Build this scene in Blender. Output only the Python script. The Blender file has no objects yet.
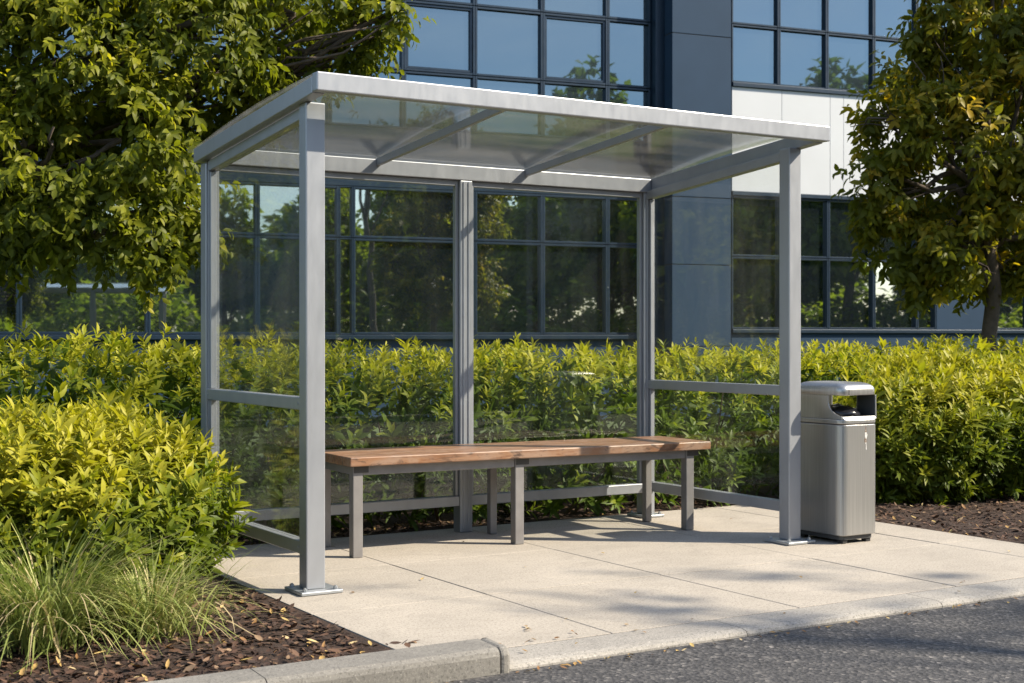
import bpy, bmesh, math, random
import numpy as np
from mathutils import Vector, Matrix

random.seed(7)
rng = np.random.default_rng(11)
scene = bpy.context.scene
COL = scene.collection
R = math.radians

# ------------------------------------------------------------------ helpers
class MB:
    """collects shapes into one bmesh; build() links them as ONE mesh object"""
    def __init__(self):
        self.bm = bmesh.new()

    def box(self, x0, x1, y0, y1, z0, z1, bev=0.0, seg=2, M=None):
        b = bmesh.new()
        bmesh.ops.create_cube(b, size=1.0)
        for v in b.verts:
            v.co = Vector(((x0 + x1) / 2 + v.co.x * (x1 - x0), (y0 + y1) / 2 + v.co.y * (y1 - y0), (z0 + z1) / 2 + v.co.z * (z1 - z0)))
        if bev > 0:
            bmesh.ops.bevel(b, geom=list(b.edges), offset=bev, segments=seg, profile=0.5, affect='EDGES')
        self._merge(b, M)
        return self

    def hexa(self, pts, bev=0.0, seg=2):
        """eight corners: bottom ring of four then top ring of four"""
        b = bmesh.new()
        vs = [b.verts.new(p) for p in pts]
        for f in ((3, 2, 1, 0), (4, 5, 6, 7), (0, 1, 5, 4), (1, 2, 6, 5), (2, 3, 7, 6), (3, 0, 4, 7)):
            b.faces.new([vs[i] for i in f])
        bmesh.ops.recalc_face_normals(b, faces=b.faces)
        if bev > 0:
            bmesh.ops.bevel(b, geom=list(b.edges), offset=bev, segments=seg, profile=0.5, affect='EDGES')
        self._merge(b)
        return self

    def prism(self, prof, axis, a0, a1, bev=0.0, seg=2):
        """closed 2D profile pushed along an axis ('x','y','z')"""
        b = bmesh.new()
        def P(p, a):
            return {'x': (a, p[0], p[1]), 'y': (p[0], a, p[1]), 'z': (p[0], p[1], a)}[axis]
        lo = [b.verts.new(P(p, a0)) for p in prof]
        hi = [b.verts.new(P(p, a1)) for p in prof]
        n = len(prof)
        b.faces.new(lo[::-1]); b.faces.new(hi)
        for i in range(n):
            j = (i + 1) % n
            b.faces.new((lo[i], lo[j], hi[j], hi[i]))
        bmesh.ops.recalc_face_normals(b, faces=b.faces)
        if bev > 0:
            ed = [e for e in b.edges if e.calc_face_angle(0) > 0.5]
            bmesh.ops.bevel(b, geom=ed, offset=bev, segments=seg, profile=0.5, affect='EDGES')
        self._merge(b)
        return self

    def tube(self, pts, rad, n=8):
        pts = [Vector(p) for p in pts]
        rings = []
        ref = Vector((0.31, 0.83, 0.46))
        for i, p in enumerate(pts):
            d = (pts[min(i + 1, len(pts) - 1)] - pts[max(i - 1, 0)])
            d = d.normalized() if d.length > 1e-9 else Vector((0, 0, 1))
            s = d.cross(ref)
            if s.length < 1e-3: s = d.cross(Vector((1, 0, 0)))
            s.normalize(); t = d.cross(s)
            rr = rad[i] if hasattr(rad, '__len__') else rad
            rings.append([self.bm.verts.new(p + (s * math.cos(2 * math.pi * k / n) + t * math.sin(2 * math.pi * k / n)) * rr) for k in range(n)])
        for a, b in zip(rings, rings[1:]):
            for k in range(n):
                self.bm.faces.new((a[k], a[(k + 1) % n], b[(k + 1) % n], b[k]))
        self.bm.faces.new(rings[0][::-1]); self.bm.faces.new(rings[-1])
        return self

    def _merge(self, b, M=None):
        if M is not None: b.transform(M)
        me = bpy.data.meshes.new('t'); b.to_mesh(me); b.free()
        self.bm.from_mesh(me); bpy.data.meshes.remove(me)

    def build(self, name, mat, parent=None, smooth=False, loc=None, rotz=0.0):
        me = bpy.data.meshes.new(name)
        self.bm.to_mesh(me); self.bm.free()
        if smooth:
            me.polygons.foreach_set('use_smooth', [True] * len(me.polygons))
        me.materials.append(mat)
        o = bpy.data.objects.new(name, me); COL.objects.link(o)
        if parent is not None: o.parent = parent
        if loc is not None: o.location = loc
        o.rotation_euler.z = rotz
        return o

def nmesh(name, V, F, mat, parent=None, smooth=False, attr=None, tri=None):
    """mesh from numpy arrays: V (n,3), F (m,k) with -1-free equal sized faces, or list of such arrays"""
    Fs = F if isinstance(F, list) else [F]
    me = bpy.data.meshes.new(name)
    me.vertices.add(len(V)); me.vertices.foreach_set('co', np.ascontiguousarray(V, np.float32).ravel())
    loops = np.concatenate([f.ravel() for f in Fs]).astype(np.int32)
    sizes = np.concatenate([np.full(len(f), f.shape[1], np.int32) for f in Fs])
    starts = np.concatenate([[0], np.cumsum(sizes)[:-1]]).astype(np.int32)
    me.loops.add(len(loops)); me.loops.foreach_set('vertex_index', loops)
    me.polygons.add(len(sizes)); me.polygons.foreach_set('loop_start', starts)
    if smooth:
        me.polygons.foreach_set('use_smooth', np.ones(len(sizes), bool))
    if attr is not None:
        a = me.attributes.new('tint', 'FLOAT', 'POINT'); a.data.foreach_set('value', np.ascontiguousarray(attr, np.float32))
    me.update(calc_edges=True)
    me.materials.append(mat)
    o = bpy.data.objects.new(name, me); COL.objects.link(o)
    if parent is not None: o.parent = parent
    return o

def tag(o, label=None, cat=None, group=None, kind=None):
    if label: o['label'] = label
    if cat: o['category'] = cat
    if group: o['group'] = group
    if kind: o['kind'] = kind
    return o

def empty(name, loc=(0, 0, 0), rz=0.0):
    o = bpy.data.objects.new(name, None); COL.objects.link(o)
    o.location = loc; o.rotation_euler = (0, 0, rz); o.empty_display_size = 0.2
    return o

def copy_tree(o, parent=None):
    c = o.copy(); COL.objects.link(c)
    if parent is not None: c.parent = parent
    for ch in [k for k in bpy.data.objects if k.parent == o]:
        copy_tree(ch, c)
    return c

# ------------------------------------------------------------------ materials
def new_mat(name):
    m = bpy.data.materials.new(name); m.use_nodes = True
    nt = m.node_tree; nt.nodes.clear()
    out = nt.nodes.new('ShaderNodeOutputMaterial')
    return m, nt, out

def N(nt, t, **kw):
    n = nt.nodes.new(t)
    for k, v in kw.items():
        if k in n.inputs.keys(): n.inputs[k].default_value = v
        else: setattr(n, k, v)
    return n

def ramp(nt, fac, stops):
    r = nt.nodes.new('ShaderNodeValToRGB')
    e = r.color_ramp.elements
    while len(e) < len(stops): e.new(0.5)
    for k, (p, c) in enumerate(stops):
        e[k].position = p; e[k].color = (*c, 1)
    nt.links.new(fac, r.inputs['Fac'])
    return r.outputs['Color']

def coords(nt, scale=(1, 1, 1), kind='Object'):
    tc = nt.nodes.new('ShaderNodeTexCoord')
    mp = nt.nodes.new('ShaderNodeMapping'); mp.inputs['Scale'].default_value = scale
    nt.links.new(tc.outputs[kind], mp.inputs['Vector'])
    return mp.outputs['Vector']

def noise(nt, vec, scale, detail=4, rough=0.55, dist=0.0):
    n = N(nt, 'ShaderNodeTexNoise', Scale=scale, Detail=detail, Roughness=rough, Distortion=dist)
    nt.links.new(vec, n.inputs['Vector'])
    return n.outputs['Fac']

def mixc(nt, fac, a, b, mode='MIX'):
    n = nt.nodes.new('ShaderNodeMix'); n.data_type = 'RGBA'; n.blend_type = mode
    for s, v in ((0, fac), (6, a), (7, b)):
        if hasattr(v, 'is_linked') or hasattr(v, 'links'): nt.links.new(v, n.inputs[s])
        else: n.inputs[s].default_value = v if s == 0 else (*v, 1)
    return n.outputs[2]

def bump(nt, h, strength=0.3, dist=0.01):
    b = N(nt, 'ShaderNodeBump', Strength=strength, Distance=dist)
    nt.links.new(h, b.inputs['Height'])
    return b.outputs['Normal']

def math_n(nt, op, a, b=None):
    n = nt.nodes.new('ShaderNodeMath'); n.operation = op
    for i, v in enumerate((a, b)):
        if v is None: continue
        if hasattr(v, 'links'): nt.links.new(v, n.inputs[i])
        else: n.inputs[i].default_value = v
    return n.outputs[0]

def metal_mat(name, c1, c2, metallic=0.55, rough=0.42, scale=6.0, stretch=(1, 1, 1), rvar=0.12, grime=0.25):
    m, nt, out = new_mat(name)
    v = coords(nt, stretch)
    p = N(nt, 'ShaderNodeBsdfPrincipled', Metallic=metallic)
    f = noise(nt, v, scale, 6, 0.6)
    c = ramp(nt, f, [(0.3, c1), (0.7, c2)])
    g = noise(nt, v, scale * 7, 5, 0.7)
    gm = ramp(nt, g, [(0.62, (0, 0, 0)), (0.8, (1, 1, 1))])
    gx = math_n(nt, 'MULTIPLY', gm, grime)
    c = mixc(nt, gx, c, tuple(k * 0.45 for k in c1))
    nt.links.new(c, p.inputs['Base Color'])
    rr = N(nt, 'ShaderNodeMapRange'); rr.inputs['To Min'].default_value = rough - rvar; rr.inputs['To Max'].default_value = rough + rvar
    nt.links.new(noise(nt, v, scale * 3, 4), rr.inputs['Value'])
    nt.links.new(rr.outputs[0], p.inputs['Roughness'])
    nt.links.new(bump(nt, noise(nt, v, scale * 30, 3), 0.06, 0.002), p.inputs['Normal'])
    nt.links.new(p.outputs[0], out.inputs['Surface'])
    return m

def plain_mat(name, c, rough=0.6, metallic=0.0, var=0.12, scale=8.0, bmp=0.1, spec=0.5):
    m, nt, out = new_mat(name)
    v = coords(nt)
    p = N(nt, 'ShaderNodeBsdfPrincipled', Metallic=metallic, Roughness=rough)
    p.inputs['Specular IOR Level'].default_value = spec
    f = noise(nt, v, scale, 6, 0.6)
    col = ramp(nt, f, [(0.3, tuple(k * (1 - var) for k in c)), (0.7, tuple(min(1, k * (1 + var)) for k in c))])
    nt.links.new(col, p.inputs['Base Color'])
    if bmp: nt.links.new(bump(nt, noise(nt, v, scale * 12, 3), bmp, 0.003), p.inputs['Normal'])
    nt.links.new(p.outputs[0], out.inputs['Surface'])
    return m

def leaf_mat(name, stops, trans=0.38, tcol=(1.35, 1.4, 0.55), rough=0.48, spec=0.22):
    m, nt, out = new_mat(name)
    at = nt.nodes.new('ShaderNodeAttribute'); at.attribute_name = 'tint'
    c = ramp(nt, at.outputs['Fac'], stops)
    nz = noise(nt, coords(nt), 60.0, 3)
    c = mixc(nt, math_n(nt, 'MULTIPLY', nz, 0.35), c, tuple(k * 0.6 for k in stops[len(stops) // 2][1]))
    p = N(nt, 'ShaderNodeBsdfPrincipled', Roughness=rough)
    p.inputs['Specular IOR Level'].default_value = spec
    nt.links.new(c, p.inputs['Base Color'])
    t = nt.nodes.new('ShaderNodeBsdfTranslucent')
    tc = mixc(nt, 1.0, c, tcol, 'MULTIPLY')
    nt.links.new(tc, t.inputs['Color'])
    mx = N(nt, 'ShaderNodeMixShader', Fac=trans)
    nt.links.new(p.outputs[0], mx.inputs[1]); nt.links.new(t.outputs[0], mx.inputs[2])
    nt.links.new(mx.outputs[0], out.inputs['Surface'])
    return m

def thin_glass(name, tint=(0.975, 0.987, 0.98), dirt=0.06, dirt_col=(0.55, 0.55, 0.5), stretch=(6, 6, 0.7), rough=0.0, trans_dirt=False, f0=1.5):
    """single pane: straight-through transparency, fresnel reflection, smears of dirt"""
    m, nt, out = new_mat(name)
    v = coords(nt, stretch)
    tr = nt.nodes.new('ShaderNodeBsdfTransparent'); tr.inputs['Color'].default_value = (*tint, 1)
    gl = N(nt, 'ShaderNodeBsdfGlossy', Roughness=rough)
    lw = N(nt, 'ShaderNodeLayerWeight', Blend=0.5)
    fx = math_n(nt, 'MULTIPLY_ADD', math_n(nt, 'POWER', lw.outputs['Facing'], 4.0), 0.85); nt.nodes[-1].inputs[2].default_value = 0.045
    mx = nt.nodes.new('ShaderNodeMixShader')
    nt.links.new(fx, mx.inputs['Fac']); nt.links.new(tr.outputs[0], mx.inputs[1]); nt.links.new(gl.outputs[0], mx.inputs[2])
    df = nt.nodes.new('ShaderNodeBsdfDiffuse'); df.inputs['Color'].default_value = (*dirt_col, 1)
    tl = nt.nodes.new('ShaderNodeBsdfTranslucent'); tl.inputs['Color'].default_value = (*dirt_col, 1)
    dm = N(nt, 'ShaderNodeMixShader', Fac=0.5)
    nt.links.new(df.outputs[0], dm.inputs[1]); nt.links.new(tl.outputs[0], dm.inputs[2])
    f = noise(nt, v, 1.6, 8, 0.62, 0.6)
    d = N(nt, 'ShaderNodeMapRange'); d.inputs['From Min'].default_value = 0.42; d.inputs['From Max'].default_value = 0.78
    d.inputs['To Min'].default_value = dirt * 0.25; d.inputs['To Max'].default_value = dirt * 2.2
    nt.links.new(f, d.inputs['Value'])
    m2 = nt.nodes.new('ShaderNodeMixShader')
    nt.links.new(d.outputs[0], m2.inputs['Fac']); nt.links.new(mx.outputs[0], m2.inputs[1]); nt.links.new(dm.outputs[0], m2.inputs[2])
    nt.links.new(m2.outputs[0], out.inputs['Surface'])
    return m

M = {}
M['alu'] = metal_mat('powder_coated_aluminium', (0.305, 0.32, 0.35), (0.35, 0.365, 0.395), 0.45, 0.40, 4.0, (2, 2, .6), grime=0.2)
M['steel_leg'] = metal_mat('bench_steel', (0.20, 0.19, 0.19), (0.27, 0.26, 0.255), 0.4, 0.5, 7.0)
M['bracket'] = metal_mat('dark_bracket', (0.05, 0.05, 0.05), (0.08, 0.075, 0.07), 0.4, 0.5, 7.0)
M['galv'] = metal_mat('galvanised_plate', (0.33, 0.36, 0.39), (0.45, 0.47, 0.49), 0.7, 0.45, 18.0)
M['stainless'] = metal_mat('brushed_stainless', (0.37, 0.37, 0.37), (0.47, 0.47, 0.465), 0.90, 0.38, 3.0, (40, 40, 0.6), 0.05, 0.08)
M['dark_base'] = plain_mat('dark_plastic', (0.05, 0.052, 0.055), 0.55)
M['rubber'] = plain_mat('black_rubber', (0.02, 0.02, 0.02), 0.7)
M['liner'] = plain_mat('black_bin_bag', (0.012, 0.013, 0.018), 0.28, var=0.3)
M['white_mark'] = plain_mat('white_marking', (0.62, 0.61, 0.59), 0.5)
M['brown_mark'] = plain_mat('brown_marking', (0.16, 0.10, 0.06), 0.5)
M['glass'] = thin_glass('shelter_glass', dirt=0.011)
M['roof_glass'] = thin_glass('roof_polycarbonate', tint=(0.91, 0.92, 0.91), dirt=0.055, dirt_col=(0.55, 0.50, 0.42), stretch=(0.9, 5.5, 1), rough=0.12)
M['frame_blue'] = metal_mat('blue_window_frame', (0.010, 0.024, 0.045), (0.015, 0.032, 0.056), 0.3, 0.4, 3.0, grime=0.05)
M['pier'] = plain_mat('blue_grey_cladding', (0.026, 0.050, 0.088), 0.6, 0.0, 0.06, 1.5, 0.03, 0.12)
M['white_panel'] = plain_mat('white_panel', (0.52, 0.535, 0.56), 0.5, 0, 0.04, 0.8, 0.02)
M['panel_gap'] = plain_mat('panel_gap', (0.30, 0.31, 0.33), 0.7)
M['roofing'] = plain_mat('roof_felt', (0.12, 0.12, 0.12), 0.9)
M['rubber_leaf_stem'] = plain_mat('shrub_stem', (0.10, 0.07, 0.04), 0.85, bmp=0.3)

def building_glass(name, col, fac):
    m, nt, out = new_mat(name)
    base = N(nt, 'ShaderNodeBsdfPrincipled', Roughness=0.2)
    base.inputs['Base Color'].default_value = (0.012, 0.018, 0.024, 1)
    gl = N(nt, 'ShaderNodeBsdfGlossy', Roughness=0.015); gl.inputs['Color'].default_value = (*col, 1)
    v = coords(nt)
    nt.links.new(bump(nt, noise(nt, v, 1.3, 2), 0.02, 0.02), gl.inputs['Normal'])
    fr = N(nt, 'ShaderNodeFresnel', IOR=1.6)
    fx = math_n(nt, 'MULTIPLY_ADD', fr.outputs[0], 0.7); nt.nodes[-1].inputs[2].default_value = fac
    mx = nt.nodes.new('ShaderNodeMixShader')
    nt.links.new(fx, mx.inputs['Fac']); nt.links.new(base.outputs[0], mx.inputs[1]); nt.links.new(gl.outputs[0], mx.inputs[2])
    nt.links.new(mx.outputs[0], out.inputs['Surface'])
    return m
M['win'] = building_glass('tinted_building_glass', (0.30, 0.43, 0.53), 0.30)
M['win_low'] = building_glass('clear_building_glass', (0.82, 0.88, 0.86), 0.52)

def wood_mat():
    m, nt, out = new_mat('oiled_hardwood')
    v = coords(nt, (1.2, 14, 14))
    f = noise(nt, v, 3.0, 8, 0.6, 1.2)
    c = ramp(nt, f, [(0.25, (0.06, 0.026, 0.014)), (0.46, (0.22, 0.105, 0.052)), (0.58, (0.29, 0.16, 0.088)), (0.78, (0.11, 0.048, 0.024))])
    big = noise(nt, coords(nt, (1.6, 6, 3)), 2.2, 6, 0.65, 0.8)
    c = mixc(nt, ramp(nt, big, [(0.46, (0, 0, 0)), (0.60, (0.7, 0.7, 0.7))]), c, (0.30, 0.205, 0.150))
    rust = noise(nt, coords(nt, (1.1, 4, 3)), 3.1, 6, 0.6, 0.5)
    c = mixc(nt, ramp(nt, rust, [(0.55, (0, 0, 0)), (0.68, (0.7, 0.7, 0.7))]), c, (0.25, 0.115, 0.052))
    dk = noise(nt, coords(nt, (2.5, 9, 6)), 4.0, 6, 0.7, 0.5)
    c = mixc(nt, ramp(nt, dk, [(0.54, (0, 0, 0)), (0.64, (0.9, 0.9, 0.9))]), c, (0.07, 0.042, 0.030))
    p = N(nt, 'ShaderNodeBsdfPrincipled', Roughness=0.42)
    nt.links.new(c, p.inputs['Base Color'])
    nt.links.new(bump(nt, f, 0.25, 0.003), p.inputs['Normal'])
    nt.links.new(p.outputs[0], out.inputs['Surface'])
    return m
M['wood'] = wood_mat()

def concrete_mat(name, c0, c1, speck=0.62):
    m, nt, out = new_mat(name)
    v = coords(nt)
    f = noise(nt, v, 1.1, 8, 0.65, 0.3)
    c = ramp(nt, f, [(0.3, c0), (0.7, c1)])
    fine = noise(nt, v, 85.0, 4, 0.75)
    c = mixc(nt, math_n(nt, 'MULTIPLY', ramp(nt, fine, [(0.52, (0, 0, 0)), (0.62, (1, 1, 1))]), speck), c, tuple(k * 0.40 for k in c0))
    pit = noise(nt, coords(nt, (1, 1.2, 1)), 22.0, 6, 0.7, 0.5)
    c = mixc(nt, math_n(nt, 'MULTIPLY', ramp(nt, pit, [(0.60, (0, 0, 0)), (0.72, (1, 1, 1))]), 0.45), c, tuple(k * 0.55 for k in c0))
    fine2 = noise(nt, coords(nt, (1.3, 1.1, 1)), 110.0, 3, 0.75)
    c = mixc(nt, math_n(nt, 'MULTIPLY', ramp(nt, fine2, [(0.56, (0, 0, 0)), (0.68, (1, 1, 1))]), speck), c, tuple(min(1, k * 1.5) for k in c1))
    st = noise(nt, coords(nt, (1, 1.7, 1)), 3.4, 7, 0.7, 1.0)
    c = mixc(nt, math_n(nt, 'MULTIPLY', ramp(nt, st, [(0.50, (0, 0, 0)), (0.75, (1, 1, 1))]), 0.42), c, tuple(k * 0.62 for k in c0))
    p = N(nt, 'ShaderNodeBsdfPrincipled', Roughness=0.82)
    nt.links.new(c, p.inputs['Base Color'])
    nt.links.new(bump(nt, noise(nt, v, 120.0, 5, 0.7), 0.35, 0.004), p.inputs['Normal'])
    nt.links.new(p.outputs[0], out.inputs['Surface'])
    return m
M['slab'] = concrete_mat('pavement_concrete', (0.325, 0.292, 0.25), (0.43, 0.385, 0.33))
M['kerb'] = concrete_mat('kerb_concrete', (0.25, 0.235, 0.215), (0.36, 0.335, 0.30), 0.7)
M['kerb_dark'] = concrete_mat('dark_kerb_concrete', (0.15, 0.142, 0.13), (0.25, 0.235, 0.21), 0.6)  # one darker concrete tone over the whole raised run
M['joint'] = plain_mat('dark_joint', (0.06, 0.052, 0.045), 0.95)

def asphalt_mat():
    m, nt, out = new_mat('asphalt')
    v = coords(nt)
    vo = N(nt, 'ShaderNodeTexVoronoi', Scale=62.0); nt.links.new(v, vo.inputs['Vector'])
    c = ramp(nt, vo.outputs['Color'], [(0.0, (0.015, 0.015, 0.017)), (0.5, (0.043, 0.042, 0.045)), (0.82, (0.095, 0.09, 0.088)), (1.0, (0.27, 0.25, 0.235))])
    big = noise(nt, v, 0.9, 6, 0.6, 0.4)
    c = mixc(nt, ramp(nt, big, [(0.35, (0, 0, 0)), (0.7, (0.5, 0.5, 0.5))]), c, (0.066, 0.062, 0.060))
    p = N(nt, 'ShaderNodeBsdfPrincipled', Roughness=0.72)
    nt.links.new(c, p.inputs['Base Color'])
    h = math_n(nt, 'ADD', vo.outputs['Distance'], noise(nt, v, 60.0, 4))
    nt.links.new(bump(nt, h, 0.8, 0.006), p.inputs['Normal'])
    nt.links.new(p.outputs[0], out.inputs['Surface'])
    return m
M['asphalt'] = asphalt_mat()

def mulch_mat():
    m, nt, out = new_mat('bark_mulch')
    v = coords(nt)
    f = noise(nt, v, 28.0, 6, 0.7)
    c = ramp(nt, f, [(0.3, (0.018, 0.010, 0.006)), (0.6, (0.055, 0.029, 0.018)), (0.85, (0.10, 0.055, 0.035))])
    p = N(nt, 'ShaderNodeBsdfPrincipled', Roughness=0.9)
    nt.links.new(c, p.inputs['Base Color'])
    nt.links.new(bump(nt, noise(nt, v, 50.0, 6, 0.7), 1.0, 0.02), p.inputs['Normal'])
    nt.links.new(p.outputs[0], out.inputs['Surface'])
    return m
M['mulch'] = mulch_mat()

def tint_mat(name, stops, rough=0.8):
    m, nt, out = new_mat(name)
    at = nt.nodes.new('ShaderNodeAttribute'); at.attribute_name = 'tint'
    c = ramp(nt, at.outputs['Fac'], stops)
    c = mixc(nt, math_n(nt, 'MULTIPLY', noise(nt, coords(nt), 90.0, 3), 0.5), c, tuple(k * 0.5 for k in stops[0][1]))
    p = N(nt, 'ShaderNodeBsdfPrincipled', Roughness=rough)
    nt.links.new(c, p.inputs['Base Color'])
    nt.links.new(p.outputs[0], out.inputs['Surface'])
    return m
M['chips'] = tint_mat('bark_chips', [(0, (0.025, 0.013, 0.008)), (0.5, (0.08, 0.038, 0.022)), (0.85, (0.16, 0.085, 0.048)), (1, (0.36, 0.24, 0.14))])
M['litter'] = tint_mat('dry_leaves', [(0, (0.22, 0.11, 0.04)), (0.4, (0.42, 0.26, 0.08)), (0.75, (0.55, 0.40, 0.14)), (1, (0.60, 0.48, 0.28))], 0.7)

def lawn_mat():
    m, nt, out = new_mat('lawn')
    v = coords(nt)
    f = noise(nt, v, 0.35, 8, 0.7)
    c = ramp(nt, f, [(0.3, (0.035, 0.06, 0.014)), (0.7, (0.075, 0.105, 0.028))])
    p = N(nt, 'ShaderNodeBsdfPrincipled', Roughness=0.9)
    nt.links.new(c, p.inputs['Base Color'])
    nt.links.new(bump(nt, noise(nt, v, 40.0, 4), 0.8, 0.03), p.inputs['Normal'])
    nt.links.new(p.outputs[0], out.inputs['Surface'])
    return m
M['lawn'] = lawn_mat()
M['bark'] = plain_mat('tree_bark', (0.085, 0.065, 0.05), 0.9, 0, 0.35, 14.0, 0.8)
M['leaf_hedge'] = leaf_mat('hedge_leaf', [(0, (0.030, 0.062, 0.010)), (0.45, (0.085, 0.145, 0.018)), (0.75, (0.24, 0.275, 0.022)), (1, (0.42, 0.40, 0.035))])
M['leaf_shrub'] = leaf_mat('golden_shrub_leaf', [(0, (0.040, 0.075, 0.010)), (0.4, (0.120, 0.170, 0.016)), (0.75, (0.27, 0.285, 0.024)), (1, (0.44, 0.405, 0.040))])
M['leaf_ltree'] = leaf_mat('broad_tree_leaf', [(0, (0.045, 0.075, 0.012)), (0.5, (0.14, 0.165, 0.016)), (0.85, (0.29, 0.295, 0.022)), (1, (0.46, 0.42, 0.04))], 0.5)
M['leaf_rtree'] = leaf_mat('bronze_green_leaf', [(0, (0.055, 0.078, 0.014)), (0.5, (0.15, 0.165, 0.018)), (0.8, (0.31, 0.255, 0.020)), (1, (0.52, 0.35, 0.03))], 0.5)
M['leaf_far'] = leaf_mat('far_tree_leaf', [(0, (0.06, 0.10, 0.016)), (0.5, (0.15, 0.20, 0.026)), (1, (0.36, 0.38, 0.05))], 0.7)
M['blade'] = leaf_mat('grass_blade', [(0, (0.10, 0.16, 0.035)), (0.5, (0.26, 0.32, 0.085)), (0.8, (0.48, 0.48, 0.18)), (1, (0.58, 0.46, 0.28))], 0.3, (1.1, 1.15, 0.8), 0.5, 0.25)

# ------------------------------------------------------------------ leaves
def norm(a):
    return a / np.maximum(np.linalg.norm(a, axis=-1, keepdims=True), 1e-9)

def blades(P, A, U, L, W, tint, droop=0.25, fold=0.25, simple=False):
    """leaf blades: base P, axis A, upper side U, length L, half width W"""
    n = len(P)
    S = np.cross(A, U)
    L = L[:, None]; W = W[:, None]; dr = np.broadcast_to(np.asarray(droop, float).reshape(-1, 1), (n, 1))
    def pt(t, w, f):
        return P + A * L * t - U * (L * dr * t * t) + S * W * w + U * W * f
    if simple:
        V = np.stack([pt(0, 0, 0), pt(.45, 1, fold), pt(1, 0, 0), pt(.45, -1, fold)], 1)
        F = np.array([[0, 1, 2], [0, 2, 3]])
        base = (np.arange(n) * 4)[:, None, None]
        return V.reshape(-1, 3), [(F[None] + base).reshape(-1, 3)], np.repeat(tint, 4)
    V = np.stack([pt(0, 0, 0), pt(.32, .85, fold), pt(.32, 0, 0), pt(.32, -.85, fold), pt(.66, .78, fold), pt(.66, 0, 0), pt(.66, -.78, fold), pt(1, 0, 0)], 1)
    T = np.array([[0, 1, 2], [0, 2, 3], [4, 7, 5], [5, 7, 6]])
    Q = np.array([[1, 4, 5, 2], [2, 5, 6, 3]])
    base = (np.arange(n) * 8)[:, None, None]
    return V.reshape(-1, 3), [(T[None] + base).reshape(-1, 3), (Q[None] + base).reshape(-1, 4)], np.repeat(tint, 8)

def rand_unit(n):
    return norm(rng.normal(size=(n, 3)))

def shoots(P, D, n, length, leaf_len, leaf_w, tint, lo=1.25, hi=0.35, droop=0.3, tipgold=0.25):
    """spirals of leaves round shoots with base P and direction D; returns blade arrays"""
    m = len(P)
    ref = np.where(np.abs(D[:, 2:3]) < 0.9, np.array([[0, 0, 1.0]]), np.array([[1.0, 0, 0]]))
    X = norm(np.cross(D, ref)); Y = np.cross(D, X)
    ph0 = rng.uniform(0, 6.28, (m, 1))
    i = np.arange(n)[None, :]
    t = (i + 0.5) / n
    ph = ph0 + i * 2.39996 + rng.normal(0, .25, (m, n))
    ang = lo + (hi - lo) * t + rng.normal(0, .15, (m, n))
    rad = X[:, None] * np.cos(ph)[..., None] + Y[:, None] * np.sin(ph)[..., None]
    A = norm(D[:, None] * np.cos(ang)[..., None] + rad * np.sin(ang)[..., None])
    U = norm(D[:, None] - A * (A * D[:, None]).sum(-1, keepdims=True) + rng.normal(0, .18, (m, n, 3)))
    U = norm(U - A * (A * U).sum(-1, keepdims=True))
    L = np.broadcast_to(np.asarray(length, float).reshape(-1, 1), (m, 1))
    B = P[:, None] + D[:, None] * (L * (0.15 + 0.85 * t))[..., None]
    sz = (0.75 + 0.5 * np.sin(np.pi * (0.15 + 0.75 * t))) * rng.uniform(.75, 1.2, (m, n))
    ll = leaf_len * sz; ww = leaf_w * sz * rng.uniform(.85, 1.15, (m, n))
    tt = np.clip(tint[:, None] + tipgold * (t - 0.5) + rng.normal(0, .07, (m, n)), 0, 1)
    k = m * n
    return B.reshape(k, 3), A.reshape(k, 3), U.reshape(k, 3), ll.reshape(k), ww.reshape(k), tt.reshape(k), droop

def lump_points(lumps, n, rmin=0.55, power=2.0, keep_inside=0.72, zmin=0.03):
    """points in the outer shell of a union of (super)ellipsoids; lump = (cx,cy,cz, rx,ry,rz)"""
    L = np.array(lumps, float)
    area = (L[:, 3] * L[:, 4] + L[:, 3] * L[:, 5] + L[:, 4] * L[:, 5])
    idx = rng.choice(len(L), n, p=area / area.sum())
    d = rand_unit(n)
    k = (np.abs(d) ** power).sum(1) ** (1 / power)
    d = d / k[:, None]
    r = rmin + (1 - rmin) * rng.uniform(0, 1, n) ** 0.45
    # bumpy surface
    r = r * (1 + 0.10 * np.sin(d[:, 0] * 7 + idx * 1.7) * np.sin(d[:, 1] * 6 + idx) * np.cos(d[:, 2] * 5 + idx * 2.3))
    C = L[idx, :3]; S = L[idx, 3:]
    P = C + d * r[:, None] * S
    g = norm(np.sign(d) * np.abs(d) ** (power - 1) / S)
    ok = P[:, 2] > zmin
    for j in range(len(L)):
        q = np.abs((P - L[j, :3]) / L[j, 3:])
        F = (q ** power).sum(1) ** (1 / power)
        ok &= (F > keep_inside) | (idx == j)
    return P[ok], g[ok], r[ok]

# ------------------------------------------------------------------ camera frame and shelter frame
TH = 0.5506; X0, Y0 = -0.9605, 6.5036
CT, ST = math.cos(TH), math.sin(TH)
def W(u, v, z=0.0):
    return Vector((X0 + u * CT - v * ST, Y0 + u * ST + v * CT, z))
FPX = 1393.5; PITCH = 0.0032; CAMH = 1.2
def at(px, py, Y):
    a = (px - 512) / FPX; b = (341.5 - py) / FPX
    d = (a, math.cos(PITCH) + b * math.sin(PITCH), -math.sin(PITCH) + b * math.cos(PITCH))
    k = Y / d[1]
    return Vector((d[0] * k, Y, CAMH + d[2] * k))

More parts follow.
